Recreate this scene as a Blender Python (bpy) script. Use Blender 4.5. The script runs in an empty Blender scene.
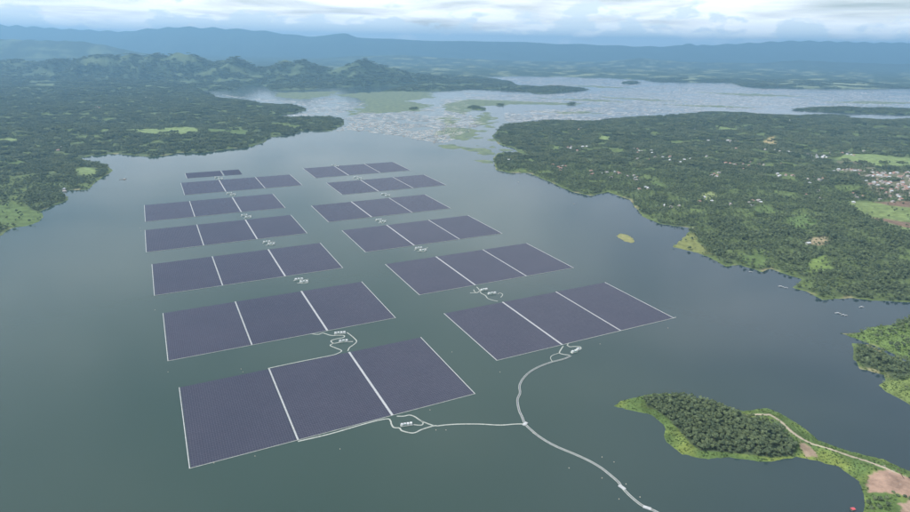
import bpy, math, random
import numpy as np
from mathutils import Matrix, Vector
random.seed(7); rng = np.random.default_rng(7)
sc = bpy.context.scene
R = math.radians

# ------------------------------------------------------------------ camera
H = 620.0; F = 607.0; CX, CY = 455.0, 256.0
PITCH = math.atan((256 - 44) / F); ROLL = 0.016
R0 = Vector((1, 0, 0)); FW = Vector((0, math.cos(PITCH), -math.sin(PITCH))); U0 = Vector((0, math.sin(PITCH), math.cos(PITCH)))
RIGHT = R0 * math.cos(ROLL) + U0 * math.sin(ROLL); UP = U0 * math.cos(ROLL) - R0 * math.sin(ROLL)
cam = bpy.data.cameras.new('camera'); cam.sensor_width = 36; cam.lens = F / 910 * 36; cam.clip_start = 5; cam.clip_end = 400000
camo = bpy.data.objects.new('camera', cam); sc.collection.objects.link(camo)
m = Matrix((RIGHT, UP, -FW)).transposed().to_4x4(); m.translation = (0, 0, H); camo.matrix_world = m
sc.camera = camo

# ------------------------------------------------------------------ world, sun, exposure
SUN_AZ, SUN_EL = -100.0, 54.0            # degrees from +Y (negative = to the left), elevation
w = bpy.data.worlds.new('World'); sc.world = w; w.use_nodes = True
nt = w.node_tree; nt.nodes.clear(); N = nt.nodes.new; L = nt.links.new
sky = N('ShaderNodeTexSky'); sky.sky_type = 'NISHITA'; sky.sun_disc = False
sky.sun_elevation = R(SUN_EL); sky.sun_rotation = R(SUN_AZ % 360); sky.air_density = 1.0; sky.dust_density = 1.0; sky.altitude = 300
# broken cloud on a level sheet: it closes up towards the horizon, blue shows between overhead
tc = N('ShaderNodeTexCoord'); sp = N('ShaderNodeSeparateXYZ'); L(tc.outputs['Generated'], sp.inputs[0])
def vm(op, a, b):
    q = N('ShaderNodeMath'); q.operation = op
    for i, v in enumerate((a, b)):
        if isinstance(v, (int, float)): q.inputs[i].default_value = v
        else: L(v, q.inputs[i])
    return q.outputs[0]
zz = vm('ADD', vm('MAXIMUM', sp.outputs['Z'], 0.0), 0.075)
cb = N('ShaderNodeCombineXYZ'); L(vm('DIVIDE', sp.outputs['X'], zz), cb.inputs[0]); L(vm('DIVIDE', sp.outputs['Y'], zz), cb.inputs[1])
n1 = N('ShaderNodeTexNoise'); n1.inputs['Scale'].default_value = 0.55; n1.inputs['Detail'].default_value = 8; n1.inputs['Roughness'].default_value = 0.56; n1.inputs['Distortion'].default_value = 0.3
n2 = N('ShaderNodeTexNoise'); n2.inputs['Scale'].default_value = 0.8; n2.inputs['Detail'].default_value = 6; n2.inputs['Roughness'].default_value = 0.5
L(cb.outputs[0], n1.inputs['Vector']); L(cb.outputs[0], n2.inputs['Vector'])
cv = vm('ADD', n1.outputs['Fac'], vm('DIVIDE', 0.017, zz))
rp = N('ShaderNodeValToRGB'); rp.color_ramp.elements[0].position = 0.38; rp.color_ramp.elements[1].position = 0.68; L(cv, rp.inputs[0])
rp2 = N('ShaderNodeValToRGB'); rp2.color_ramp.elements[0].position = 0.34; rp2.color_ramp.elements[0].color = (13.6, 14.2, 14.6, 1); rp2.color_ramp.elements[1].position = 0.62; rp2.color_ramp.elements[1].color = (15.5, 15.6, 15.5, 1); L(n2.outputs['Fac'], rp2.inputs[0])
mx = N('ShaderNodeMix'); mx.data_type = 'RGBA'
# a far bank of small cumulus standing on the horizon all round
mp3 = N('ShaderNodeMapping'); mp3.inputs['Scale'].default_value = (1, 1, 2.4); L(tc.outputs['Generated'], mp3.inputs['Vector'])
n3 = N('ShaderNodeTexNoise'); n3.inputs['Scale'].default_value = 13.0; n3.inputs['Detail'].default_value = 7; n3.inputs['Roughness'].default_value = 0.55; L(mp3.outputs[0], n3.inputs['Vector'])
bk = N('ShaderNodeMapRange'); bk.inputs[1].default_value = -0.01; bk.inputs[2].default_value = 0.05; bk.inputs[4].default_value = 0.85
L(vm('SUBTRACT', vm('SUBTRACT', n3.outputs['Fac'], 0.36), vm('MULTIPLY', sp.outputs['Z'], 4.6)), bk.inputs[0])
bc = N('ShaderNodeMix'); bc.data_type = 'RGBA'; bc.inputs[7].default_value = (9.8, 11.3, 12.3, 1)
bg = N('ShaderNodeBackground'); bg.inputs['Strength'].default_value = 0.10; wo = N('ShaderNodeOutputWorld')
L(rp.outputs[0], mx.inputs['Factor']); L(sky.outputs[0], mx.inputs[6]); L(rp2.outputs[0], mx.inputs[7])
L(bk.outputs[0], bc.inputs['Factor']); L(mx.outputs[2], bc.inputs[6]); L(bc.outputs[2], bg.inputs['Color']); L(bg.outputs[0], wo.inputs[0])
sun = bpy.data.lights.new('sun', 'SUN'); sun.energy = 4.4; sun.angle = R(1.2); sun.color = (1.0, 0.95, 0.87)
suno = bpy.data.objects.new('sun', sun); sc.collection.objects.link(suno)
sd = Vector((math.sin(R(SUN_AZ)) * math.cos(R(SUN_EL)), math.cos(R(SUN_AZ)) * math.cos(R(SUN_EL)), math.sin(R(SUN_EL))))
suno.rotation_euler = sd.to_track_quat('Z', 'Y').to_euler()
sc.view_settings.view_transform = 'Standard'; sc.view_settings.look = 'None'; sc.view_settings.exposure = 0.10; sc.view_settings.gamma = 1.0
sc.render.engine = 'CYCLES'
sc.cycles.use_denoising = True; sc.cycles.max_bounces = 6; sc.cycles.diffuse_bounces = 2; sc.cycles.glossy_bounces = 2; sc.cycles.volume_bounces = 0
sc.cycles.transparent_max_bounces = 4

# ------------------------------------------------------------------ helpers
def ray(px, py):
    return RIGHT * (px - CX) + UP * (CY - py) + FW * F
def gp(px, py, z=0.0):
    d = ray(px, py); t = (z - H) / d.z
    return (d.x * t, d.y * t)
def yp(px, py, Y):                       # the point where a pixel's ray meets the upright plane at depth Y
    d = ray(px, py); t = Y / d.y
    return (d.x * t, H + d.z * t)
def poly(pts, z=0.0): return np.array([gp(x, y, z) for x, y in pts])

_perm = np.random.default_rng(3).permutation(4096)
_ang = np.random.default_rng(4).uniform(0, 2 * np.pi, 4096)
_gx, _gy = np.cos(_ang), np.sin(_ang)
def noise(x, y, s=0):
    xi = np.floor(x).astype(np.int64); yi = np.floor(y).astype(np.int64); fx = x - xi; fy = y - yi
    u = fx * fx * fx * (fx * (fx * 6 - 15) + 10); v = fy * fy * fy * (fy * (fy * 6 - 15) + 10)
    def g(i, j, dx, dy):
        h = _perm[(_perm[(i + s * 131) & 4095] + j) & 4095]
        return _gx[h] * dx + _gy[h] * dy
    a = g(xi, yi, fx, fy); b = g(xi + 1, yi, fx - 1, fy); c = g(xi, yi + 1, fx, fy - 1); d = g(xi + 1, yi + 1, fx - 1, fy - 1)
    return (a + u * (b - a) + v * ((c + u * (d - c)) - (a + u * (b - a)))) * 1.5
def fbm(x, y, o=4, s=0, ridged=False):
    t = 0; a = 1.0; n = 0
    for i in range(o):
        v = noise(x, y, s + i)
        if ridged: v = 1 - 2 * np.abs(v)
        t = t + a * v; n += a; a *= 0.5; x = x * 2.03 + 7.1; y = y * 2.03 - 3.7
    return t / n
def sdist(X, Y, P):                      # signed distance to a polygon, positive inside
    X = X.astype(np.float32); Y = Y.astype(np.float32)
    d2 = np.full(X.shape, 1e18, np.float32); ins = np.zeros(X.shape, bool)
    n = len(P)
    for i in range(n):
        ax, ay = P[i]; bx, by = P[(i + 1) % n]
        ex, ey = bx - ax, by - ay
        wx = X - np.float32(ax); wy = Y - np.float32(ay)
        t = np.clip((wx * ex + wy * ey) / (ex * ex + ey * ey + 1e-9), 0, 1)
        d2 = np.minimum(d2, (wx - t * ex) ** 2 + (wy - t * ey) ** 2)
        if ay != by:
            ins ^= ((ay > Y) != (by > Y)) & (X < (bx - ax) * (Y - ay) / (by - ay) + ax)
    d = np.sqrt(d2)
    return np.where(ins, d, -d)
def sst(a, b, x):
    t = np.clip((x - a) / (b - a), 0, 1); return t * t * (3 - 2 * t)

COL = sc.collection
def link(name, me, parent=None, mat=None):
    o = bpy.data.objects.new(name, me); COL.objects.link(o)
    if parent is not None: o.parent = parent
    if mat is not None and me is not None and not me.materials: me.materials.append(mat)
    return o
def empty(name, loc=(0, 0, 0), rz=0.0, s=1.0):
    o = bpy.data.objects.new(name, None); COL.objects.link(o); o.location = loc; o.rotation_euler = (0, 0, rz)
    o.scale = (s, s, s) if not isinstance(s, tuple) else s
    o.empty_display_size = 1; return o
def tag(o, label=None, cat=None, group=None, kind=None):
    if label: o['label'] = label
    if cat: o['category'] = cat
    if group: o['group'] = group
    if kind: o['kind'] = kind
    return o
class MB:
    def __init__(s): s.v = []; s.f = []
    def quad(s, a, b, c, d):
        n = len(s.v); s.v += [a, b, c, d]; s.f.append((n, n + 1, n + 2, n + 3)); return s
    def box(s, x0, x1, y0, y1, z0, z1):
        n = len(s.v); s.v += [(x0, y0, z0), (x1, y0, z0), (x1, y1, z0), (x0, y1, z0), (x0, y0, z1), (x1, y0, z1), (x1, y1, z1), (x0, y1, z1)]
        s.f += [tuple(n + i for i in q) for q in ((3, 2, 1, 0), (4, 5, 6, 7), (0, 1, 5, 4), (1, 2, 6, 5), (2, 3, 7, 6), (3, 0, 4, 7))]; return s
    def ribbon(s, pts, wd, z0, z1, closed=False):   # a swept rectangular bar along a path
        n0 = len(s.v); k = len(pts)
        for i, p in enumerate(pts):
            a = pts[max(i - 1, 0)]; b = pts[min(i + 1, k - 1)]
            tx, ty = b[0] - a[0], b[1] - a[1]; l = math.hypot(tx, ty) or 1; nx, ny = -ty / l * wd / 2, tx / l * wd / 2
            s.v += [(p[0] + nx, p[1] + ny, z0), (p[0] - nx, p[1] - ny, z0), (p[0] - nx, p[1] - ny, z1), (p[0] + nx, p[1] + ny, z1)]
        for i in range(k - 1):
            a = n0 + 4 * i; b = a + 4
            for q in range(4): s.f.append((a + q, a + (q + 1) % 4, b + (q + 1) % 4, b + q))
        s.f += [(n0 + 3, n0 + 2, n0 + 1, n0), tuple(n0 + 4 * (k - 1) + q for q in range(4))]; return s
    def cyl(s, x, y, r0, r1, z0, z1, n=8):
        b = len(s.v)
        for i in range(n):
            a = 2 * math.pi * i / n; s.v += [(x + r0 * math.cos(a), y + r0 * math.sin(a), z0), (x + r1 * math.cos(a), y + r1 * math.sin(a), z1)]
        for i in range(n):
            j = (i + 1) % n; s.f.append((b + 2 * i, b + 2 * j, b + 2 * j + 1, b + 2 * i + 1))
        s.f.append(tuple(b + 2 * i + 1 for i in range(n))); return s
    def limb(s, p, q, r0, r1, n=5):
        p = Vector(p); q = Vector(q); d = (q - p).normalized(); a = d.orthogonal().normalized(); c = d.cross(a); b = len(s.v)
        for i in range(n):
            t = 2 * math.pi * i / n; e = a * math.cos(t) + c * math.sin(t); s.v += [tuple(p + e * r0), tuple(q + e * r1)]
        for i in range(n):
            j = (i + 1) % n; s.f.append((b + 2 * i, b + 2 * j, b + 2 * j + 1, b + 2 * i + 1))
        return s
    def mesh(s, name, mat=None, smooth=False):
        me = bpy.data.meshes.new(name); me.from_pydata(s.v, [], s.f); me.update()
        if mat: me.materials.append(mat)
        if smooth: me.polygons.foreach_set('use_smooth', [True] * len(me.polygons))
        return me
    def build(s, name, mat, parent=None, smooth=False): return link(name, s.mesh(name, mat, smooth), parent)
def smooth_path(pts, n=6):               # Catmull-Rom through ground points
    P = [np.array(p) for p in pts]; P = [2 * P[0] - P[1]] + P + [2 * P[-1] - P[-2]]; o = []
    for i in range(1, len(P) - 2):
        a, b, c, d = P[i - 1:i + 3]
        for t in np.linspace(0, 1, n, endpoint=False):
            o.append(tuple(0.5 * (2 * b + (c - a) * t + (2 * a - 5 * b + 4 * c - d) * t * t + (3 * b - a - 3 * c + d) * t ** 3)))
    o.append(tuple(P[-2])); return o

# ------------------------------------------------------------------ materials
def mat(name, col, rough=0.7, var=0.0, vscale=0.2, bump=0.0, rnd=0.0, col2=None, metallic=0.0, spec=0.5, trans=0.0):
    """plain surface: two colours mixed by noise, optional per-object variation"""
    ma = bpy.data.materials.new(name); ma.use_nodes = True; t = ma.node_tree; b = t.nodes['Principled BSDF']
    b.inputs['Roughness'].default_value = rough; b.inputs['Metallic'].default_value = metallic; b.inputs['Specular IOR Level'].default_value = spec
    N = t.nodes.new; L = t.links.new
    c = N('ShaderNodeMix'); c.data_type = 'RGBA'
    c.inputs[6].default_value = (*col, 1); c2 = col2 or tuple(x * (1 - var) for x in col); c.inputs[7].default_value = (*c2, 1)
    g = N('ShaderNodeNewGeometry'); n = N('ShaderNodeTexNoise'); n.inputs['Scale'].default_value = vscale; n.inputs['Detail'].default_value = 5
    L(g.outputs['Position'], n.inputs['Vector'])
    r = N('ShaderNodeMapRange'); r.inputs[1].default_value = 0.32; r.inputs[2].default_value = 0.68
    L(n.outputs['Fac'], r.inputs[0]); fac = r.outputs[0]
    if rnd:
        oi = N('ShaderNodeObjectInfo'); a = N('ShaderNodeMath'); a.operation = 'MULTIPLY_ADD'; a.inputs[1].default_value = rnd; 
        L(oi.outputs['Random'], a.inputs[0]); k = N('ShaderNodeMath'); k.operation = 'MULTIPLY'; k.inputs[1].default_value = 1 - rnd
        L(fac, k.inputs[0]); L(k.outputs[0], a.inputs[2]); fac = a.outputs[0]
    L(fac, c.inputs['Factor']); L(c.outputs[2], b.inputs['Base Color'])
    if bump:
        bp = N('ShaderNodeBump'); bp.inputs['Strength'].default_value = bump; bp.inputs['Distance'].default_value = 1.0
        L(n.outputs['Fac'], bp.inputs['Height']); L(bp.outputs[0], b.inputs['Normal'])
    if trans:
        tl = N('ShaderNodeBsdfTranslucent'); L(c.outputs[2], tl.inputs['Color']); ms = N('ShaderNodeMixShader'); ms.inputs[0].default_value = trans
        L(b.outputs[0], ms.inputs[1]); L(tl.outputs[0], ms.inputs[2]); L(ms.outputs[0], t.nodes['Material Output'].inputs['Surface'])
    return ma
M = {}
M['leaf'] = mat('leaf', (0.205, 0.26, 0.130), 0.75, rnd=0.6, col2=(0.095, 0.138, 0.084), vscale=0.02, spec=0.25, trans=0.35)
M['leaf_far'] = mat('leaf_far', (0.200, 0.240, 0.130), 0.8, rnd=0.55, col2=(0.070, 0.108, 0.066), vscale=0.008, spec=0.2, trans=0.3)
M['grassleaf'] = mat('grassleaf', (0.145, 0.205, 0.065), 0.8, rnd=0.75, col2=(0.05, 0.09, 0.036), vscale=0.08, spec=0.2, trans=0.3)
M['bark'] = mat('bark', (0.12, 0.09, 0.065), 0.9, var=0.5, vscale=1.5)
M['hyacinth'] = mat('hyacinth', (0.15, 0.19, 0.085), 0.7, col2=(0.05, 0.085, 0.05), vscale=0.02, bump=0.5)
M['reed'] = mat('reed', (0.27, 0.25, 0.10), 0.8, col2=(0.16, 0.19, 0.07), vscale=0.08)
M['panel'] = mat('panel', (0.038, 0.040, 0.064), 0.25, col2=(0.052, 0.052, 0.078), rnd=0.55, vscale=0.012, spec=0.5)  # random tone per array puts uneven glare into the panel colour
M['float'] = mat('float', (0.13, 0.14, 0.18), 0.6, var=0.25, vscale=0.05)
M['walk'] = mat('walk', (0.46, 0.48, 0.50), 0.55, var=0.25, vscale=0.3)
M['pale'] = mat('pale', (0.40, 0.43, 0.40), 0.6, var=0.35, vscale=0.25)
M['cabinet'] = mat('cabinet', (0.72, 0.75, 0.72), 0.45, var=0.15, vscale=0.4)
M['green_metal'] = mat('green_metal', (0.22, 0.36, 0.30), 0.5, var=0.2, vscale=0.4)
M['dark'] = mat('dark', (0.04, 0.04, 0.045), 0.6, var=0.4, vscale=0.5)
M['raft'] = mat('raft', (0.66, 0.66, 0.64), 0.8, col2=(0.10, 0.10, 0.095), rnd=0.85, vscale=0.1)
M['hutwall'] = mat('hutwall', (0.38, 0.34, 0.28), 0.85, var=0.5, rnd=0.6, vscale=0.3)
M['hutroof'] = mat('hutroof', (0.78, 0.78, 0.76), 0.6, col2=(0.40, 0.33, 0.28), rnd=0.8, vscale=0.3)
M['plaster'] = mat('plaster', (0.52, 0.50, 0.45), 0.85, var=0.3, rnd=0.5, vscale=0.3)
M['tile'] = mat('tile', (0.36, 0.20, 0.155), 0.8, col2=(0.22, 0.15, 0.12), rnd=0.6, vscale=0.5)
M['tile_grey'] = mat('tile_grey', (0.36, 0.34, 0.33), 0.7, col2=(0.22, 0.20, 0.19), rnd=0.6, vscale=0.5)
M['roof_white'] = mat('roof_white', (0.62, 0.64, 0.66), 0.5, col2=(0.34, 0.37, 0.40), rnd=0.5, vscale=0.5)
M['boatpaint'] = mat('boatpaint', (0.70, 0.71, 0.70), 0.5, var=0.3, vscale=0.8)
M['boatwood'] = mat('boatwood', (0.16, 0.13, 0.10), 0.8, var=0.4, vscale=0.8)
M['red'] = mat('red', (0.55, 0.10, 0.12), 0.6, var=0.2, vscale=0.8)
M['orange'] = mat('orange', (0.70, 0.62, 0.50), 0.5, var=0.2, vscale=0.8)
M['rock'] = mat('rock', (0.28, 0.26, 0.23), 0.9, var=0.4, vscale=0.6)

def terrain_material():
    ma = bpy.data.materials.new('terrain'); ma.use_nodes = True; t = ma.node_tree; b = t.nodes['Principled BSDF']; N = t.nodes.new; L = t.links.new
    b.inputs['Roughness'].default_value = 0.9; b.inputs['Specular IOR Level'].default_value = 0.15
    at = N('ShaderNodeAttribute'); at.attribute_name = 'cover'
    g = N('ShaderNodeNewGeometry')
    n = N('ShaderNodeTexNoise'); n.inputs['Scale'].default_value = 0.035; n.inputs['Detail'].default_value = 9; n.inputs['Roughness'].default_value = 0.7
    v = N('ShaderNodeTexVoronoi'); v.inputs['Scale'].default_value = 0.07
    L(g.outputs['Position'], n.inputs['Vector']); L(g.outputs['Position'], v.inputs['Vector'])
    r = N('ShaderNodeMapRange'); r.inputs[1].default_value = 0.3; r.inputs[2].default_value = 0.7; r.inputs[3].default_value = 0.55; r.inputs[4].default_value = 1.4
    L(n.outputs['Fac'], r.inputs[0])
    c = N('ShaderNodeVectorMath'); c.operation = 'SCALE'; L(at.outputs['Color'], c.inputs[0]); L(r.outputs[0], c.inputs['Scale']); L(c.outputs[0], b.inputs['Base Color'])
    bp = N('ShaderNodeBump'); bp.inputs['Strength'].default_value = 0.7; bp.inputs['Distance'].default_value = 4.0; L(n.outputs['Fac'], bp.inputs['Height']); L(bp.outputs[0], b.inputs['Normal'])
    return ma
M['terrain'] = terrain_material()

CALM_Y = None
def water_material():
    ma = bpy.data.materials.new('water'); ma.use_nodes = True; t = ma.node_tree; b = t.nodes['Principled BSDF']; N = t.nodes.new; L = t.links.new
    b.inputs['IOR'].default_value = 1.33
    g = N('ShaderNodeNewGeometry')
    big = N('ShaderNodeTexNoise'); big.inputs['Scale'].default_value = 0.0018; big.inputs['Detail'].default_value = 7
    mpp = N('ShaderNodeMapping'); mpp.inputs['Scale'].default_value = (0.35, 1.0, 1.0); mpp.inputs['Rotation'].default_value = (0, 0, 0.9)
    L(g.outputs['Position'], mpp.inputs['Vector']); L(mpp.outputs[0], big.inputs['Vector'])
    # the far basin among the fish rafts is ruffled more than the open lake
    sp = N('ShaderNodeSeparateXYZ'); L(g.outputs['Position'], sp.inputs[0])
    cl = N('ShaderNodeMapRange'); cl.inputs[1].default_value = 3950; cl.inputs[2].default_value = 4550
    wob = N('ShaderNodeMath'); wob.operation = 'MULTIPLY_ADD'; wob.inputs[1].default_value = 900.0; L(big.outputs['Fac'], wob.inputs[0])
    ad = N('ShaderNodeMath'); ad.operation = 'SUBTRACT'; ad.inputs[1].default_value = 450.0; L(sp.outputs['Y'], ad.inputs[0]); L(ad.outputs[0], wob.inputs[2]); L(wob.outputs[0], cl.inputs[0])
    rr = N('ShaderNodeMapRange'); rr.inputs[1].default_value = 0.35; rr.inputs[2].default_value = 0.65; rr.inputs[3].default_value = 0.03; rr.inputs[4].default_value = 0.14
    L(big.outputs['Fac'], rr.inputs[0])
    rm = N('ShaderNodeMix'); rm.data_type = 'FLOAT'; L(cl.outputs[0], rm.inputs[0]); L(rr.outputs[0], rm.inputs[2]); rm.inputs[3].default_value = 0.12
    L(rm.outputs[0], b.inputs['Roughness'])
    wv = N('ShaderNodeTexNoise'); wv.inputs['Scale'].default_value = 0.11; wv.inputs['Detail'].default_value = 5; wv.inputs['Roughness'].default_value = 0.6; L(g.outputs['Position'], wv.inputs['Vector'])
    st = N('ShaderNodeMapRange'); st.inputs[3].default_value = 0.07; st.inputs[4].default_value = 0.05; L(cl.outputs[0], st.inputs[0])
    bp = N('ShaderNodeBump'); bp.inputs['Distance'].default_value = 1.0; L(st.outputs[0], bp.inputs['Strength']); L(wv.outputs['Fac'], bp.inputs['Height']); L(bp.outputs[0], b.inputs['Normal'])
    # greener water colour round the arrays, bluer towards the right arm
    gx = N('ShaderNodeMath'); gx.operation = 'MULTIPLY_ADD'; gx.inputs[1].default_value = 700.0; L(big.outputs['Fac'], gx.inputs[0]); L(sp.outputs['X'], gx.inputs[2])
    gm = N('ShaderNodeMapRange'); gm.interpolation_type = 'SMOOTHSTEP'; gm.inputs[1].default_value = 300; gm.inputs[2].default_value = 1150; L(gx.outputs[0], gm.inputs[0])
    mc = N('ShaderNodeMix'); mc.data_type = 'RGBA'; mc.inputs[6].default_value = (0.033, 0.057, 0.048, 1); mc.inputs[7].default_value = (0.025, 0.042, 0.050, 1)
    L(gm.outputs[0], mc.inputs['Factor']); L(mc.outputs[2], b.inputs['Base Color'])
    return ma
M['water'] = water_material()

# ------------------------------------------------------------------ land outlines traced at water level
LEFT = poly([(-420, 330), (-200, 262), (-60, 252), (0, 236), (12, 228), (28, 226), (40, 221), (45, 216), (39, 212), (52, 206), (69, 200), (68, 197), (61, 191), (73, 190), (88, 190), (97, 181), (103, 177), (113, 171), (105, 164), (86, 160), (80, 158), (92, 156), (112, 154), (129, 155), (150, 157), (167, 155.5), (178, 153), (203, 153), (230, 149), (245, 148), (266, 142), (267, 138), (291, 135), (304, 131), (332, 131), (344, 125), (344, 120), (330, 117), (300, 117.5), (262, 118), (290, 114), (307, 110), (295, 105), (279, 105.5), (259, 103), (241, 100), (216, 99), (213, 94), (198, 91), (150, 82), (-300, 70), (-900, 80)])
RIGHTB = poly([(492, 136), (503, 125), (544, 121.5), (594, 122), (605, 120), (627, 118), (673, 115), (709, 112.6), (742, 114), (775, 116), (845, 115.5), (855, 119), (890, 120), (960, 119), (1300, 118), (2200, 180), (1500, 330), (1150, 318), (960, 305), (910, 302), (880, 301), (852, 298), (822, 300), (806, 291), (790, 287.5), (800, 284), (801, 279), (770, 269), (762, 272), (740, 265), (726, 267), (709, 257), (690, 251), (672, 247), (684, 237), (693, 228), (690, 228), (660, 224), (643, 217), (629.5, 200), (607.6, 192), (591, 196), (572, 192), (550, 182), (528, 173), (509, 173), (496, 170), (493, 158), (498, 153), (508, 152), (520, 154), (515, 149), (498, 144)])
CAPE1 = poly([(838, 333), (864, 332), (869, 327), (894, 324), (912, 316), (1000, 306), (1200, 330), (1150, 372), (940, 371), (907, 361), (890, 352), (873, 345), (855, 338)])
CAPE2 = poly([(854, 344), (868, 344), (880, 350), (895, 358), (930, 371), (1150, 378), (1250, 430), (1000, 430), (910, 405), (901, 399), (885, 391), (878, 385), (886, 380), (884, 375), (860, 369), (853, 358)])
ISLET = poly([(613.6, 406), (620, 401), (648, 394.5), (675, 393.5), (702, 400), (723, 408.5), (743, 411), (767, 408), (781, 413), (804, 428), (818, 440), (852, 452), (883, 459), (900, 467), (915, 473), (1000, 500), (1050, 600), (900, 620), (862, 540), (864, 498), (859, 481), (838.5, 467), (818, 460.6), (797.6, 457.5), (763.5, 462), (729.5, 457.5), (702, 458.5), (682, 454), (666, 442), (665, 426.5), (651, 414.6), (634, 411)])
FAR = poly([(-600, 120), (150, 95), (200, 91), (233, 90), (246, 85), (262, 85), (270, 90), (306, 90), (340, 87), (398, 86), (430, 85), (470, 84), (486, 77), (524, 76), (605, 78), (638, 79.5), (660, 82), (729, 82.5), (745, 87), (811, 89), (910, 88.5), (1300, 96)]).tolist()
FAR = np.array(FAR + [(60000, 60000), (-60000, 60000)])
TONGUE = poly([(380, 92), (398, 88), (430, 82), (486, 78), (511, 82), (521, 86.5), (582, 88), (592, 90), (541, 94), (516, 91), (470, 89), (440, 91), (410, 91)])
TONGUE_R = poly([(790, 110), (815, 108), (830, 107.5), (910, 110), (1100, 112), (1300, 116), (1100, 118), (910, 115), (850, 113)])
SMALL = [poly(p) for p in ([(466, 108), (474, 106), (485, 107.5), (487, 110), (476, 110.5)], [(493, 105), (500, 104), (507, 105), (500, 106.3)], [(566, 104), (571, 102.6), (577, 104), (571, 105)], [(408, 110), (414, 107.5), (420, 109), (414, 111)], [(620, 83), (630, 81.5), (641, 83), (630, 84.3)])]
LANDS = [LEFT, RIGHTB, CAPE1, CAPE2, ISLET, FAR, TONGUE, TONGUE_R] + SMALL

# land cover patches: polygon, colour, forest factor
SOIL = (0.36, 0.26, 0.19); GRASS = (0.095, 0.142, 0.05); PADDY = (0.165, 0.225, 0.09); LIME = (0.22, 0.32, 0.06); DRY = (0.26, 0.22, 0.14); FLOOR = (0.058, 0.080, 0.042); BROWN = (0.17, 0.12, 0.085)
PATCH = [
 (poly([(833, 161), (850, 157), (872, 159), (912, 164), (960, 168), (960, 177), (912, 171), (880, 170), (850, 164.5)]), PADDY, 0.02),
 (poly([(838, 204), (870, 206), (912, 208), (980, 214), (980, 250), (912, 243), (888, 234), (866, 222), (848, 212)]), (0.15, 0.20, 0.075), 0.03),
 (poly([(872, 205.5), (912, 207.5), (950, 211), (950, 217), (912, 213.5), (885, 210)]), BROWN, 0.02),
 (poly([(868, 221), (905, 226), (930, 230), (930, 238), (895, 232), (872, 225)]), BROWN, 0.05),
 (poly([(598, 141), (611, 142), (607, 147.5), (599, 147)]), PADDY, 0.0),
 (poly([(653, 184), (670, 190), (662, 193), (652, 188)]), GRASS, 0.05),
 (poly([(806, 245.5), (812, 242), (824, 241), (828, 246), (816, 249), (809, 248.5)]), DRY, 0.3),
 (poly([(738, 259), (760, 254), (771, 262), (764, 270), (748, 266)]), GRASS, 0.08),
 (poly([(672, 247), (684, 236), (694, 233), (698, 243), (712, 255), (700, 254)]), (0.17, 0.19, 0.07), 0.1),
 (poly([(715, 128), (735, 129), (741, 133), (720, 132.5)]), PADDY, 0.03),
 (poly([(762, 144), (772, 143), (778, 147), (768, 147.3)]), (0.30, 0.25, 0.13), 0.15),
 (poly([(752, 212), (768, 210), (776, 216), (760, 219)]), GRASS, 0.1),
 (poly([(700, 196), (712, 194), (718, 201), (704, 204)]), (0.2, 0.24, 0.1), 0.1),
 (poly([(782, 225), (806, 220), (818, 228), (800, 236)]), (0.11, 0.17, 0.06), 0.25),
 (poly([(806, 264), (824, 258), (830, 270), (812, 274)]), (0.14, 0.2, 0.06), 0.15),
 (poly([(836, 163), (866, 166), (888, 178), (912, 180), (960, 186), (960, 206), (880, 203), (850, 186)]), (0.13, 0.135, 0.085), 0.62),
 (poly([(130, 136), (165, 132.5), (195, 132), (205, 138), (180, 140), (142, 140)]), PADDY, 0.06),
 (poly([(198, 135), (225, 132), (252, 134), (246, 138), (210, 139)]), GRASS, 0.05),
 (poly([(74, 172), (86, 169), (99, 172), (96, 176.5), (82, 177)]), PADDY, 0.0),
 (poly([(-60, 226), (-10, 208), (10, 205), (30, 209), (46, 216), (40, 222), (28, 227), (10, 226)]), GRASS, 0.06),
 (poly([(-40, 143), (15, 143.5), (28, 145), (0, 147), (-40, 148)]), PADDY, 0.02),
 (poly([(-40, 164), (20, 163), (26, 166), (-20, 168)]), GRASS, 0.1),
 (poly([(845, 338), (868, 330), (896, 325), (930, 320), (930, 345), (912, 360), (892, 351)]), (0.12, 0.18, 0.055), 0.3),
 (poly([(878, 385), (890, 380), (930, 378), (960, 400), (912, 406), (895, 396)]), (0.15, 0.2, 0.065), 0.1),
]
PATH_MAIN = poly([(744, 417), (758, 415.5), (770, 416.5), (780, 423), (791, 434), (800, 440), (811, 445.5), (828, 450), (845, 456), (866, 463), (886, 471), (905, 480), (930, 492)])
DIRT = poly([(862, 481), (872, 473), (886, 471), (900, 476), (915, 482), (915, 506), (898, 498), (880, 497), (866, 494)])
DIRT2 = poly([(793, 434), (799, 440), (812, 449), (820, 459), (806, 458), (799, 452)])
DIRT3 = poly([(893, 505), (915, 500), (940, 520), (900, 520)])
ISLET_WOOD = poly([(644, 400), (660, 396), (690, 396.5), (712, 403), (727, 410), (742, 417), (758, 421), (776, 428), (788, 438), (797, 449), (794, 456), (770, 458), (745, 455), (720, 453), (700, 452), (690, 445), (679, 432), (668, 420), (655, 411), (646, 408)])

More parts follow.
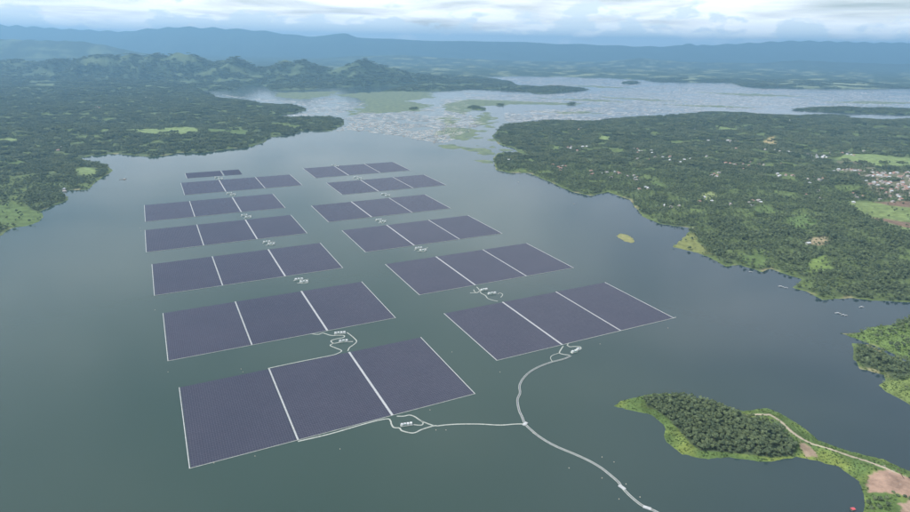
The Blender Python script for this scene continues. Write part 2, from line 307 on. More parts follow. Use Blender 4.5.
def crest_fn(pts, Y):
    q = [yp(x, y, Y) for x, y in pts]; xs = np.array([a for a, b in q]); zs = np.array([b for a, b in q]); o = np.argsort(xs); return xs[o], zs[o]
RIDGE1 = crest_fn([(-150, 66), (-80, 60), (-30, 64), (0, 61), (15, 59), (40, 62), (55, 58.5), (70, 59), (80, 58), (92, 55), (104, 53), (116, 56), (130, 53), (142, 56), (155, 52.5), (166, 55), (177, 52), (190, 53), (203, 58), (213, 62), (226, 59.5), (235, 55), (246, 61), (260, 67), (272, 67), (284, 58.5), (294, 60.5), (304, 59), (318, 66), (335, 69), (350, 64), (365, 57.5), (378, 64), (392, 68), (412, 73), (440, 78), (480, 84)], 10600)
RIDGE2 = crest_fn([(-200, 40), (-60, 41), (0, 38.5), (40, 40), (80, 41), (105, 45), (150, 54), (200, 62)], 17500)
RIDGE3 = crest_fn([(-300, 28), (-100, 22), (0, 24), (20, 25), (60, 28), (100, 30), (130, 31), (150, 28), (180, 26), (215, 27), (240, 28.5), (262, 30), (290, 34), (305, 36), (335, 34), (345, 32.5), (356, 36), (375, 38), (420, 40), (455, 40), (500, 41), (540, 42.5), (600, 44.5), (640, 46), (660, 46), (680, 45), (688, 42), (697, 45), (740, 43), (770, 41), (800, 40), (840, 41), (880, 42), (910, 42), (1000, 39), (1200, 44)], 30000)
RIDGE4 = crest_fn([(300, 60), (350, 56), (400, 55), (450, 58), (520, 61), (600, 62), (640, 58), (690, 62), (760, 63), (800, 60), (840, 62), (900, 64), (1000, 60)], 21500)

def land_sd(X, Y):
    d = np.full(X.shape, -1e9, np.float32)
    for P in LANDS: d = np.maximum(d, sdist(X, Y, P))
    return d
def ground(X, Y, d=None):
    """terrain height and land distance"""
    X = np.asarray(X, float); Y = np.asarray(Y, float)
    if d is None: d = land_sd(X, Y)
    r = np.hypot(X, Y)
    amp = np.where(r < 1500, 10.0, np.interp(r, (1500, 3000, 6000), (26.0, 40.0, 60.0)))
    jag = np.clip(fbm(X / 38, Y / 38, 3, 11) * 5.0, -6, 6) * np.where(r < 1500, 0.75, 1.6) + np.where(r < 1900, 2.2 * fbm(X / 9, Y / 9, 3, 14), 0)     # uneven shore
    dd = d + jag
    z = np.where(dd > 0, 1.6 * (1 - np.exp(-np.maximum(dd, 0) / 7)), np.maximum(dd * 0.25, -4))
    inl = 1 - np.exp(-np.maximum(d - 8, 0) / np.where(r < 1500, 45, 260))
    z = z + inl * amp * (0.55 + 1.1 * fbm(X / 620, Y / 620, 4, 21)) * np.where(d > 0, 1, 0)
    def ridge(cr, Y0, wf, wb, s, sc_, rough=0.35):
        xx = X + 0.08 * sc_ * fbm(X / sc_, Y / sc_, 3, s + 9); zc = np.interp(xx, cr[0], cr[1], left=0, right=0)
        t = (Y - Y0); t = np.where(t < 0, t / wf, t / wb)
        sh = np.clip(1 - np.abs(t), 0, 1) ** 1.15
        er = fbm((X + 0.35 * Y) / (sc_ * .55), Y / (sc_ * 1.7), 5, s, True) * 0.5 + 0.5
        return np.maximum(zc, 0) * np.clip(sh * (1 + 0.0) - (1 - er) * rough * 4 * sh * (1 - sh), 0, 2)
    on = sst(0, 250, d); z0 = z
    z = np.where(r > 7000, np.maximum(z, ridge(RIDGE1, 10600, 1900, 1500, 31, 900, 0.8)), z)
    z = np.where(r > 13000, np.maximum(z, ridge(RIDGE2, 17500, 3400, 4000, 41, 2600)), z)
    z = np.where(r > 13000, np.maximum(z, ridge(RIDGE4, 21500, 2600, 3000, 61, 2600)), z)
    z = np.where(r > 16000, np.maximum(z, ridge(RIDGE3, 30000, 4200, 5000, 51, 4200, 0.4)), z)
    z = np.where(d > 0, z0 + (z - z0) * on, z0)
    return z, d
def path_dist(X, Y, P):
    d = np.full(X.shape, 1e9)
    for (ax, ay), (bx, by) in zip(P[:-1], P[1:]):
        ex, ey = bx - ax, by - ay; t = np.clip(((X - ax) * ex + (Y - ay) * ey) / (ex * ex + ey * ey), 0, 1)
        d = np.minimum(d, np.hypot(X - ax - t * ex, Y - ay - t * ey))
    return d
def cover(X, Y, d):
    """ground colour and how wooded it is"""
    n = X.size; c = np.tile(np.array(FLOOR), (n, 1)); fo = np.ones(n); r = np.hypot(X, Y)
    nz = fbm(X / 170, Y / 170, 4, 71); n2 = fbm(X / 60, Y / 60, 3, 81)
    op = np.maximum(sst(0.18, 0.34, nz + 0.3 * n2), .62 * sst(-.02, .14, fbm(X / 95, Y / 95, 4, 171) - .1 * nz)) * (r > 1500)                            # natural clearings
    c += op[:, None] * (np.array((0.10, 0.14, 0.05)) - c); fo *= 1 - 0.85 * op
    # farmland on the far plain; base colour darkened to stand in for canopy self-shadow
    fp = sst(7000, 10000, r); nf = fbm(X / 620, Y / 380, 5, 91) + .35 * fbm(X / 2600, Y / 1900, 2, 95) * (r > 12000)
    far_c = np.array((0.036, 0.060, 0.032)) + sst(0.05, 0.40, nf)[:, None] * (np.array((0.07, 0.085, 0.042)) + (sst(11000, 13000, r) * sst(24500, 20500, r) * sst(-4500, -1500, X))[:, None] * np.array((0.11, 0.11, 0.075)) - sst(21000, 25000, r)[:, None] * np.array((0.06, 0.07, 0.036))); c += fp[:, None] * (far_c - c); fo *= 1 - fp * sst(0.0, 0.3, nf)
    # shore fringe
    sh = .75 * sst(13, 5, d + 8 * n2) * (r > 1150) * (r < 4200)
    shc = np.array((0.10, 0.14, 0.05)) + sst(.05, .35, -n2 - .3 * nz)[:, None] * np.array((0.17, 0.11, 0.09)); c += sh[:, None] * (shc - c); fo *= 1 - sst(14, 4, d + 14 * n2)
    for P, col, ff in PATCH:
        lo = P.min(0) - 60; hi = P.max(0) + 60; k = np.where((X > lo[0]) & (X < hi[0]) & (Y > lo[1]) & (Y < hi[1]))[0]
        if not len(k): continue
        s = sdist(X[k], Y[k], P) + 16 * n2[k] + 14 * nz[k]; t = sst(-9, 9, s)
        c[k] += t[:, None] * (np.array(col) - c[k]); fo[k] = fo[k] * (1 - t) + ff * t
    k = np.where(r < 1900)[0]
    if len(k):
        x, y = X[k], Y[k]; isl = (sdist(x, y, ISLET) > -30)
        g = np.array((0.085, 0.135, 0.042)) + sst(-0.2, 0.5, n2[k])[:, None] * np.array((0.08, 0.075, 0.012))
        ck = c[k]; fk = fo[k]
        t = isl.astype(float); ck += t[:, None] * (g - ck)
        wd = sst(-2, 3, sdist(x, y, ISLET_WOOD) + 2 * n2[k]); fk = np.where(isl, wd, fk); ck += (wd * isl)[:, None] * (np.array(FLOOR) - ck)
        pd = path_dist(x, y, PATH_MAIN); t = sst(3.4, 1.6, pd + 1.5 * n2[k] + 1.6 * fbm(x / 8, y / 8, 3, 35)) * isl; ck += t[:, None] * (np.array((0.38, 0.33, 0.26)) - ck)
        for P, col in ((DIRT, (0.31, 0.215, 0.165)), (DIRT2, (0.29, 0.225, 0.165)), (DIRT3, (0.30, 0.22, 0.17))):
            t = sst(-2.5, 2.5, sdist(x, y, P) + 5 * n2[k] + 7 * fbm(x / 11, y / 11, 3, 33) - 4) * isl; ck += t[:, None] * (np.array(col) - ck)
        c[k] = ck; fo[k] = fk
    return c, fo

# ------------------------------------------------------------------ terrain sheet
rs = [520.0]
while rs[-1] < 46000:
    r_ = rs[-1]; rs.append(r_ + min(max(2.2, r_ * r_ / (H * F) * 0.75), max(8, 0.0125 * r_)))
rs = np.array(rs); th = np.radians(np.arange(-53, 53.01, 0.11))
TH, RS = np.meshgrid(th, rs); TX = (RS * np.sin(TH)).ravel(); TY = (RS * np.cos(TH)).ravel()
TZ, TD = ground(TX, TY); TC, TF = cover(TX, TY, TD)
nr, na = RS.shape
idx = np.arange(nr * na).reshape(nr, na)
fc = np.stack([idx[:-1, :-1], idx[:-1, 1:], idx[1:, 1:], idx[1:, :-1]], -1).reshape(-1, 4)
keep = (TZ[fc].max(1) > -3.9); fc = fc[keep]
used = np.unique(fc); remap = np.full(nr * na, -1); remap[used] = np.arange(len(used)); fc = remap[fc]
def np_mesh(name, V, Fq, mt=None, smooth=False):
    me = bpy.data.meshes.new(name); me.vertices.add(len(V)); me.vertices.foreach_set('co', np.asarray(V, np.float32).ravel())
    k = Fq.shape[1]; me.loops.add(Fq.size); me.loops.foreach_set('vertex_index', Fq.ravel().astype(np.int32))
    me.polygons.add(len(Fq)); me.polygons.foreach_set('loop_start', np.arange(0, Fq.size, k, dtype=np.int32)); me.update(calc_edges=True)
    if mt: me.materials.append(mt)
    if smooth: me.polygons.foreach_set('use_smooth', np.ones(len(Fq), bool))
    return me
me = np_mesh('terrain', np.stack([TX, TY, TZ], 1)[used], fc, M['terrain'], True)
ca = me.attributes.new('cover', 'FLOAT_COLOR', 'POINT'); ca.data.foreach_set('color', np.concatenate([TC[used], np.ones((len(used), 1))], 1).astype(np.float32).ravel())
tag(link('terrain', me), 'green wooded banks, plain and blue mountains around the lake', None, None, 'structure')
print('terrain', len(used), len(fc))

# ------------------------------------------------------------------ lake
b = MB(); b.quad((-34000, -3000, 0), (34000, -3000, 0), (34000, 16000, 0), (-34000, 16000, 0))
tag(b.build('lake', M['water']), 'grey green lake water around the solar islands', None, None, 'structure')

# ------------------------------------------------------------------ floating solar islands
TH0 = 0.467; UX, UY = math.cos(TH0), math.sin(TH0)
def uv(u, v): return (H * (u * UX - v * UY), H * (u * UY + v * UX))
BW, BD, WK = 161.0, 254.0, 4.4           # block width, depth, walkway width
def panel_mesh(W, D):
    b = MB(); pg = random.Random(2); pr = 2.35; nrow = int(D / pr); ncol = 40; cw = W / ncol
    for i in range(nrow):
        y0 = -D / 2 + i * pr + (0.32 if i % 2 else -0.1)
        for j in range(ncol):
            x0 = -W / 2 + j * cw + 0.12; x1 = x0 + cw - 0.3
            dz = 0; k = pg.uniform(-.09, .09); l = pg.uniform(-.08, .08)
            b.quad((x0, y0 + 0.2, 0.62 + dz), (x1, y0 + 0.2, 0.62 + l), (x1, y0 + 2.0, 0.95 + k + l), (x0, y0 + 2.0, 0.95 + k))
    return b.mesh('panel_array', M['panel'])
PANEL = panel_mesh(BW, BD)
def deck_mesh(W, D):
    return MB().box(-W / 2, W / 2, -D / 2, D / 2, -0.25, 0.4).mesh('float_deck', M['float'])
DECK = deck_mesh(BW, BD)
def walk_mesh(W, D):
    b = MB().box(-W / 2 + .3, W / 2 - .3, -D / 2, D / 2, -0.2, 0.55)
    n = int(D / 4.2)
    for i in range(n):
        y = -D / 2 + (i + .5) * D / n
        b.box(-W / 2, -W / 2 + W * .36, y - 1.5, y + 1.5, -0.2, 1.0); b.box(W / 2 - W * .36, W / 2, y - 1.5, y + 1.5, -0.2, 1.0)
    return b.mesh('walkway', M['walk'])
WALK = walk_mesh(WK, BD + 3); WALK_THIN = walk_mesh(2.8, BD + 3); EDGE = MB().box(-0.65, 0.65, -BD / 2 - 1, BD / 2 + 1, -0.2, 0.75).mesh('edge_float', M['walk'])
def solar_island(u, v, label, main=1, nblk=3, dv=None, sy=1.0):
    x, y = uv(u, v); t = empty('floating_solar_island', (x, y, 0), TH0, (1, sy, 1))
    tag(t, label, 'solar island', 'floating solar islands moored on the lake')
    W = nblk * BW + (nblk - 1) * WK
    for i in range(nblk):
        cx = -W / 2 + BW / 2 + i * (BW + WK)
        d = link('float_deck', DECK, t); d.location = (cx, 0, 0)
        p = link('panel_array', PANEL, t); p.location = (cx, 0, 0); p['kind'] = 'stuff'
    for i in range(nblk - 1):
        q = link('walkway', WALK if i == main else WALK_THIN, t); q.location = (-W / 2 + BW * (i + 1) + WK * (i + .5), 0, 0)
    for s in (-1, 1):
        q = link('edge_float', EDGE, t); q.location = (s * (W / 2 + 2.0), 0, 0)
    q = MB().box(-W / 2 - 3, W / 2 + 3, -BD / 2 - 1.5, -BD / 2 - 0.5, -0.2, 0.7).build('edge_float', M['pale'], t)
    return t
S = 'floating solar island of three dark panel arrays split by white walkways'
ISL = {'L1': (0.380, 1.604), 'L2': (0.357, 2.208), 'L3': (0.332, 2.824), 'L4': (0.311, 3.435), 'L5': (0.315, 4.032), 'L6': (0.564, 4.637),
       'R1': (1.344, 1.754), 'R2': (1.330, 2.378), 'R3': (1.301, 2.997), 'R4': (1.278, 3.605), 'R5': (1.546, 4.231), 'R6': (1.515, 4.846)}
for k, (u, v) in ISL.items():
    n_ = int(k[1]); o_ = ('', '', 'second', 'third', 'fourth', 'fifth', 'sixth')[n_]
    lb = 'solar island of three dark arrays, %s in the column starting at the %s' % (o_, 'oval cable loop' if k[0] == 'L' else 'winding walkway')
    if k == 'L1': lb = 'solar island whose front edge cable runs into an oval cable loop'
    if k == 'R1': lb = 'solar island that the winding walkway from shore reaches at its front edge'
    solar_island(u, v, lb, 1 if k[0] == 'L' and k != 'L6' else 0)
a = np.array(gp(186, 178)); c_ = np.array(gp(243, 174)); mid = (np.array(gp(186, 173)) + np.array(gp(239, 169.3)) + a + c_) / 4
mid = (np.array(gp(186, 176)) + np.array(gp(222, 173.2))) / 2
tu = (mid[0] * UX + mid[1] * UY) / H; tv = (-mid[0] * UY + mid[1] * UX) / H
t = solar_island(tu, tv, 'smallest floating solar island with only two panel arrays', 0, 1, sy=0.5)
d = link('float_deck', DECK, t); d.location = (BW * .77 + WK, 0, 0); d.scale = (.5, 1, 1)
d = link('panel_array', PANEL, t); d.location = (BW * .77 + WK, 0, 0); d.scale = (.5, 1, 1); d['kind'] = 'stuff'
# ------------------------------------------------------------------ cable hubs, floating cables and the walkway
def platform(px, py, ang, label, n=3, ln=22, wd=7.5):
    x, y = gp(px, py); t = empty('inverter_platform', (x, y, 0), ang); tag(t, label, 'platform', 'inverter platforms between the solar islands')
    MB().box(-ln / 2, ln / 2, -wd / 2, wd / 2, -0.3, 0.8).build('deck', M['pale'], t)
    for i in range(n):
        cx = -ln / 2 + (i + .5) * ln / n; bw = ln / n * .32
        o = MB().box(cx - bw, cx + bw, -wd * .32, wd * .28, .8, 4.0).build('cabinet', M['cabinet'] if i % 3 != 1 else M['green_metal'], t)
        MB().box(cx - bw - .3, cx + bw + .3, -wd * .36, wd * .32, 4.0, 4.3).build('cabinet_roof', M['roof_white'], o)
    r = MB()
    for s in (-1, 1):
        r.box(-ln / 2, ln / 2, s * wd / 2 - .06, s * wd / 2 + .06, 1.8, 1.95)
        for i in range(7): q = -ln / 2 + i * ln / 6; r.box(q - .07, q + .07, s * wd / 2 - .06, s * wd / 2 + .06, .8, 1.8)
    r.build('railing', M['walk'], t)
    return t
def cable(pts, label, wd=2.2, group=None, mat_='pale', cat='floating cable', name='floating_cable'):
    P = smooth_path([gp(*p) for p in pts]); t = MB()
    t.ribbon(P, wd, -0.15, 0.45)
    o = t.build(name, M[mat_]); 
    return tag(o, label, cat, group)
G = 'floating cables around the inverter platforms'
cable([(298, 441.5), (330, 434), (370, 422.5), (387, 419), (390.5, 421), (391.5, 424.5), (394, 427.6), (399.5, 428.2), (402, 430.8), (411, 433), (416, 432.4), (421.5, 429.7), (433.4, 426), (438, 426)], 'pale cable along the front panel edge curving under the oval loop', 2.6, G)
cable([(396.8, 416.3), (403.3, 416.3), (409.7, 415.2), (415, 416.9), (420.5, 420.6), (427, 423.4), (433.4, 425.6)], 'upper side of the oval cable loop leaving the white walkway', 2.4, G)
cable([(413, 424.6), (418, 425.2), (422, 425), (423, 422.8), (421, 421)], 'short curl of cable from the platform inside the oval loop', 2.2, G)
platform(406.5, 425.2, TH0 * .55, 'inverter platform with white cabinets inside the oval cable loop', 4, 21, 6.5)
cable([(310, 333.6), (318, 334.5), (323, 333.2), (329, 335), (333, 335.6), (339, 335.4), (344, 335.6), (343.4, 337.6), (335.5, 339.2), (331, 341), (333.7, 343.3), (339, 342.6), (347, 341.8), (353, 341.6)], 'cable bent in S curves round two stacked platforms', 2.4, G)
cable([(333.7, 343.3), (330.2, 345.5), (335.5, 348), (341.6, 350.8), (337, 353.8), (331, 355.6), (318.8, 358), (296, 362.5), (268, 368.5)], 'cable looping back to the panel corner below the S curves', 2.2, G)
cable([(347, 332.6), (350.4, 335), (354.5, 338.5), (356.6, 341.5), (354, 344.5), (349.5, 347.7), (347.8, 351)], 'pointed cable bend joining the S curves to the walkway below', 2.2, G)
platform(340, 333.6, TH0 * .5, 'upper of two platforms held in the cable S curves', 4, 26, 7)
platform(343.5, 341.6, TH0 * .5, 'lower of two platforms held in the cable S curves', 3, 20, 6.5)
cable([(563.2, 346.2), (561, 349.5), (559.5, 353), (563.4, 354.4), (569.7, 355.2)], 'hooked cable from the walkway end to the round platform', 2.4, G)
cable([(566.9, 345), (569.7, 346.8), (574.4, 346.6), (579.8, 346.8), (580.8, 348.8), (578, 350.6)], 'cable hoop curling over the small double platform', 2.4, G)
cable([(552.5, 362), (550.5, 358), (552.5, 355.4), (559.5, 353)], 'thin stray cable curl beside the winding walkway', 1.4, G)
cable([(567.3, 344.8), (572, 342), (600, 335.5), (640, 326), (676, 317.3)], 'straight cable following the panel edge from the hoop', 2.0, G)
platform(574, 352.2, 0.5, 'small double platform where the winding walkway ends', 2, 15, 7)
platform(578, 349.8, 0.5, 'single cabinet platform under the cable hoop', 1, 9, 7)
cable([(470, 293), (474, 292.8), (477, 292.8), (480.5, 290.5)], 'short arm of cable ending in a round float', 2.6, G)
cable([(473.7, 289.7), (474.7, 291.7), (477, 292.8)], 'tiny spur of cable joining the short arm', 2.0, G)
cable([(476.7, 287), (479, 289.5), (481, 293), (485.3, 295.5), (486.5, 297), (488, 298.6), (492.8, 300.3), (497.8, 301.3)], 'cable stepping between two platforms and the walkway below', 2.2, G)
cable([(497.5, 294), (500.3, 293), (502.7, 294.8), (500.7, 297.5)], 'hook shaped cable end right of two platforms', 1.8, G)
platform(484, 290.2, TH0, 'platform at the short cable arm with round float', 3, 22, 7)
platform(492, 293.8, TH0 * .7, 'platform beside the hook shaped cable end', 3, 24, 7)
# the smaller hubs further out
for (x, y) in [(301, 281), (268.6, 243.3), (246, 216.3), (231, 194.2), (218.5, 178.3), (420.5, 249.5), (380.5, 221), (385.5, 195), (357.5, 178), (335, 166)]:
    k = (y - 40) / 300.0
    platform(x - 2 * k - .5, y - 1.6 * k, TH0 * .6, 'inverter platform pair member on gap between two distant solar islands', 3, 24, 8)
    platform(x + 3 * k + .5, y + 1.6 * k, TH0 * .6, 'inverter platform pair member on gap between two distant solar islands', 3, 24, 8)
    j = lambda c: c + random.uniform(-.8, .8) * k
    cable([(j(x - 9 * k), j(y + .5 * k)), (j(x - 5 * k), j(y - 1.5 * k)), (j(x + 1 * k), j(y + .3 * k)), (j(x + 5 * k), j(y - 1.2 * k)), (j(x + 10 * k), j(y - 2 * k))], 'twisted cable around a platform pair in a gap between solar islands', 2.3, G)
    cable([(j(x - 4 * k), j(y + 3.2 * k)), (j(x + 0 * k), j(y + 2.4 * k)), (j(x + 4 * k), j(y + 3.6 * k)), (j(x + 9 * k), j(y + 1.4 * k))], 'loose lower cable beside a platform pair between solar islands', 2.1, G)
# the winding walkway to the shore: twin cable tubes on floats, wider joint rafts on it
WPTS = [(571, 356), (563.4, 359.3), (552.5, 362), (540, 366.5), (530, 372), (523, 379), (519.5, 386), (520, 393), (517.5, 400), (519, 410), (522.5, 418), (525, 424), (531, 430), (541, 438), (556, 446.5), (575, 454.5), (590, 461.5), (601, 468), (610, 475), (618, 482), (622, 487.5), (630, 496), (641, 505), (650, 509), (662, 515), (690, 530), (730, 560)]
WP = smooth_path([gp(*p) for p in WPTS], 8)
t = empty('floating_walkway', (0, 0, 0)); tag(t, 'long winding floating walkway leading from the solar islands to shore', 'walkway')
MB().ribbon(WP, 3.4, -0.15, 0.35).build('deck', M['float'], t)
def offset(P, o):
    q = []
    for i, p in enumerate(P):
        a = P[max(i - 1, 0)]; c = P[min(i + 1, len(P) - 1)]; l = math.hypot(c[0] - a[0], c[1] - a[1]) or 1
        q.append((p[0] - (c[1] - a[1]) / l * o, p[1] + (c[0] - a[0]) / l * o))
    return q
for o in (-1.5, 1.5): MB().ribbon(offset(WP, o), 1.0, -0.1, 0.95).build('cable_tube', M['pale'], t)
for px, py, a in ((622, 487.5, -0.9), (647, 508, -0.45), (525, 424, 0.9)):
    x, y = gp(px, py); o = MB().box(-5.5, 5.5, -2.6, 2.6, -0.2, 1.1).build('joint_raft', M['walk'], t); o.location = (x, y, 0); o.rotation_euler = (0, 0, a)
cable([(438, 426), (446, 425), (460, 424.2), (480, 424.2), (500, 425.2), (515, 424.2), (525, 424)], 'floating cable linking the oval loop to the winding walkway', 2.6, None, cat='floating cable')
# mooring buoys near the arrays
bm = MB().cyl(0, 0, 1.0, 1.0, -0.4, 0.5, 10).cyl(0, 0, 1.0, 0.5, 0.5, 1.1, 10).mesh('float', M['orange']); bpole = MB().cyl(0, 0, .12, .1, 1.1, 2.2, 6).mesh('pole', M['dark'])
for (x, y) in [(241, 369), (413, 345), (340, 449), (255, 456), (214, 463), (430, 410), (452, 352), (436, 430), (602, 457), (614, 462), (602, 478), (619, 499), (626, 484), (640, 497), (569, 468), (533, 433), (446, 430), (140, 228), (141, 231), (243, 372), (168, 372), (155, 310), (500, 372), (600, 344), (668, 328)]:
    gx_, gy_ = gp(x, y); o = empty('mooring_buoy', (gx_, gy_, 0), 0, .65); link('float', bm, o); link('pole', bpole, o)
    tag(o, 'small pale mooring buoy floating on open water', 'buoy', 'mooring buoys around the arrays')

# ------------------------------------------------------------------ trees
def crown_mesh(name, seed, h=11.0, rad=4.6, n=150, leaf=1.15, mt='leaf', low=0.10):
    g = np.random.default_rng(seed); V = []; Fq = []
    lobes = [(g.uniform(-.45, .45) * rad, g.uniform(-.45, .45) * rad, h * g.uniform(.5, .8), rad * g.uniform(.5, .72)) for _ in range(6)] + [(0, 0, h * .62, rad * .8)]
    for i in range(n):
        lx, ly, lz, lr = lobes[g.integers(len(lobes))]
        d = g.normal(size=3); d /= np.linalg.norm(d); d[2] = abs(d[2]) * .9 - low; 
        p = np.array((lx, ly, lz)) + d * lr * g.uniform(.72, 1.06) * np.array((1, 1, .8))
        nn = d + g.normal(size=3) * .38 + np.array((0, 0, .35)); nn /= np.linalg.norm(nn)
        a = np.cross(nn, g.normal(size=3)); a /= np.linalg.norm(a); c = np.cross(nn, a); s = leaf * g.uniform(.65, 1.35); k = len(V)
        bend = nn * s * .35
        V += [p - a * s - bend, p - c * s * .7, p + a * s - bend, p + c * s * .7]; Fq.append((k, k + 1, k + 2, k + 3))
    # inner core so that the crown is not see-through everywhere
    for (lx, ly, lz, lr) in lobes[-3:]:
        k = len(V); m_ = 6
        for zz, rr in ((-.75, .25), (-.2, .72), (.35, .62), (.72, .15)):
            for j in range(m_):
                t = 2 * math.pi * j / m_ + zz; q = lr * .86 * rr * g.uniform(.85, 1.12); V.append(np.array((lx + q * math.cos(t), ly + q * math.sin(t), lz + zz * lr * .8)))
        for l in range(3):
            for j in range(m_): Fq.append((k + l * m_ + j, k + l * m_ + (j + 1) % m_, k + (l + 1) * m_ + (j + 1) % m_, k + (l + 1) * m_ + j))
    return np_mesh(name, np.array(V), np.array(Fq), M[mt])
def trunk_mesh(seed, h=11.0):
    g = random.Random(seed); b = MB(); q = (g.uniform(-.4, .4), g.uniform(-.4, .4), h * .45)
    b.limb((0, 0, -.6), q, .34, .22, 6)
    for _ in range(4):
        a = g.uniform(0, 6.28); b.limb(q, (q[0] + 2.2 * math.cos(a), q[1] + 2.2 * math.sin(a), h * g.uniform(.62, .8)), .18, .06, 4)
    return b.mesh('trunk', M['bark'])
CROWNS = [crown_mesh('crown', 100 + i, h=[11, 12.5, 9.5, 13.5, 10.5][i], rad=[4.6, 4.2, 4.9, 4.4, 5.2][i]) for i in range(5)]
TRUNKS = [trunk_mesh(i, [11, 12.5, 9.5, 13.5, 10.5][i]) for i in range(5)]
def palm_mesh(seed):
    g = np.random.default_rng(seed); V = []; Fq = []
    for i in range(13):
        a = 2 * math.pi * i / 13 + g.uniform(-.2, .2); up = g.uniform(.2, 1.0); c, s = math.cos(a), math.sin(a); pr = np.array((0, 0, 11.5))
        for j in range(1, 4):
            t = j / 3; q = np.array((c * 4.2 * t, s * 4.2 * t, 11.5 + up * 2.4 * t - 3.6 * t * t)); w_ = .75 * (1 - .55 * t); sd_ = np.array((-s, c, 0)) * w_; k = len(V)
            V += [pr - sd_ * .9, pr + sd_ * .9, q + sd_, q - sd_]; Fq.append((k, k + 1, k + 2, k + 3)); pr = q
    return np_mesh('crown', np.array(V), np.array(Fq), M['leaf'])
PALM = palm_mesh(5); PALM_TRUNK = MB().limb((0, 0, -.5), (.5, .2, 6), .24, .19, 6).limb((.5, .2, 6), (0, 0, 11.6), .19, .14, 6).mesh('trunk', M['bark'])
def canopy_patch(seed, R_=26, nt=18):
    g = np.random.default_rng(seed); V = []; Fq = []
    for i in range(nt):
        rr = R_ * math.sqrt(g.uniform(0, 1)); a = g.uniform(0, 6.28); cx, cy = rr * math.cos(a), rr * math.sin(a); hh = g.uniform(7, 15); rad = g.uniform(4, 7)
        for j in range(26):
            d = g.normal(size=3); d /= np.linalg.norm(d); d[2] = abs(d[2]) * .95 - .15
            p = np.array((cx, cy, hh * .55)) + d * np.array((rad, rad, hh * .42)) * g.uniform(.7, 1.05)
            nn = d + g.normal(size=3) * .4; nn /= np.linalg.norm(nn); a_ = np.cross(nn, g.normal(size=3)); a_ /= np.linalg.norm(a_); c = np.cross(nn, a_); s = g.uniform(1.6, 3.0); k = len(V)
            V += [p - a_ * s, p - c * s, p + a_ * s, p + c * s]; Fq.append((k, k + 1, k + 2, k + 3))
    return np_mesh('canopy', np.array(V), np.array(Fq), M['leaf_far'])
def shrub_mesh(seed, mt='grassleaf', r=1.6, n=26):
    g = np.random.default_rng(seed); V = []; Fq = []
    for j in range(n):
        d = g.normal(size=3); d /= np.linalg.norm(d); d[2] = abs(d[2]); p = d * np.array((r, r, r * .75)) * g.uniform(.5, 1)
        nn = d + g.normal(size=3) * .5; nn /= np.linalg.norm(nn); a_ = np.cross(nn, g.normal(size=3)); a_ /= np.linalg.norm(a_); c = np.cross(nn, a_); s = g.uniform(.35, .6) * r * .8; k = len(V)
        V += [p - a_ * s, p - c * s * .5, p + a_ * s, p + c * s * .5]; Fq.append((k, k + 1, k + 2, k + 3))
    return np_mesh('clump', np.array(V), np.array(Fq), M[mt])

def scatter(name, X, Y, Z, S, meshes, label, pick=None):
    """one 'stuff' object: points that carry copies of a few small meshes"""
    n = len(X); me = bpy.data.meshes.new(name); me.vertices.add(n); me.vertices.foreach_set('co', np.stack([X, Y, Z], 1).astype(np.float32).ravel())
    rot = np.zeros((n, 3)); rot[:, 2] = rng.uniform(0, 6.28, n) if pick is None else pick[1]
    me.attributes.new('rot', 'FLOAT_VECTOR', 'POINT').data.foreach_set('vector', rot.astype(np.float32).ravel())
    S = np.asarray(S); S = np.stack([S, S, S * rng.uniform(.85, 1.15, n)], 1) if pick is None else np.stack([S, S, S], 1)
    me.attributes.new('scl', 'FLOAT_VECTOR', 'POINT').data.foreach_set('vector', S.astype(np.float32).ravel())
    me.attributes.new('pick', 'INT', 'POINT').data.foreach_set('value', rng.integers(0, len(meshes), n).astype(np.int32))
    o = link(name, me); ng = bpy.data.node_groups.new(name, 'GeometryNodeTree')
    ng.interface.new_socket('Geometry', in_out='INPUT', socket_type='NodeSocketGeometry'); ng.interface.new_socket('Geometry', in_out='OUTPUT', socket_type='NodeSocketGeometry')
    N = ng.nodes.new; L = ng.links.new; gi = N('NodeGroupInput'); go = N('NodeGroupOutput'); ip = N('GeometryNodeInstanceOnPoints'); gti = N('GeometryNodeGeometryToInstance')
    for k, ms in enumerate(meshes):
        so = ms if isinstance(ms, bpy.types.Object) else bpy.data.objects.new(name + '_source', ms)
        oi = N('GeometryNodeObjectInfo'); oi.inputs['Object'].default_value = so; L(oi.outputs['Geometry'], gti.inputs[0])
    def at(nm, ty):
        a = N('GeometryNodeInputNamedAttribute'); a.data_type = ty; a.inputs['Name'].default_value = nm; return a.outputs['Attribute']
    L(gi.outputs[0], ip.inputs['Points']); L(gti.outputs[0], ip.inputs['Instance']); ip.inputs['Pick Instance'].default_value = True
    L(at('pick', 'INT'), ip.inputs['Instance Index']); L(at('rot', 'FLOAT_VECTOR'), ip.inputs['Rotation']); L(at('scl', 'FLOAT_VECTOR'), ip.inputs['Scale']); L(ip.outputs[0], go.inputs[0])
    o.modifiers.new('scatter', 'NODES').node_group = ng
    return tag(o, label, None, None, 'stuff')

def jitter(x0, x1, y0, y1, s):
    gx, gy = np.meshgrid(np.arange(x0, x1, s), np.arange(y0, y1, s)); n = gx.size
    return gx.ravel() + rng.uniform(-.62, .62, n) * s, gy.ravel() + rng.uniform(-.62, .62, n) * s
def infan(X, Y, deg=44): return (np.abs(np.arctan2(X, Y)) < R(deg))

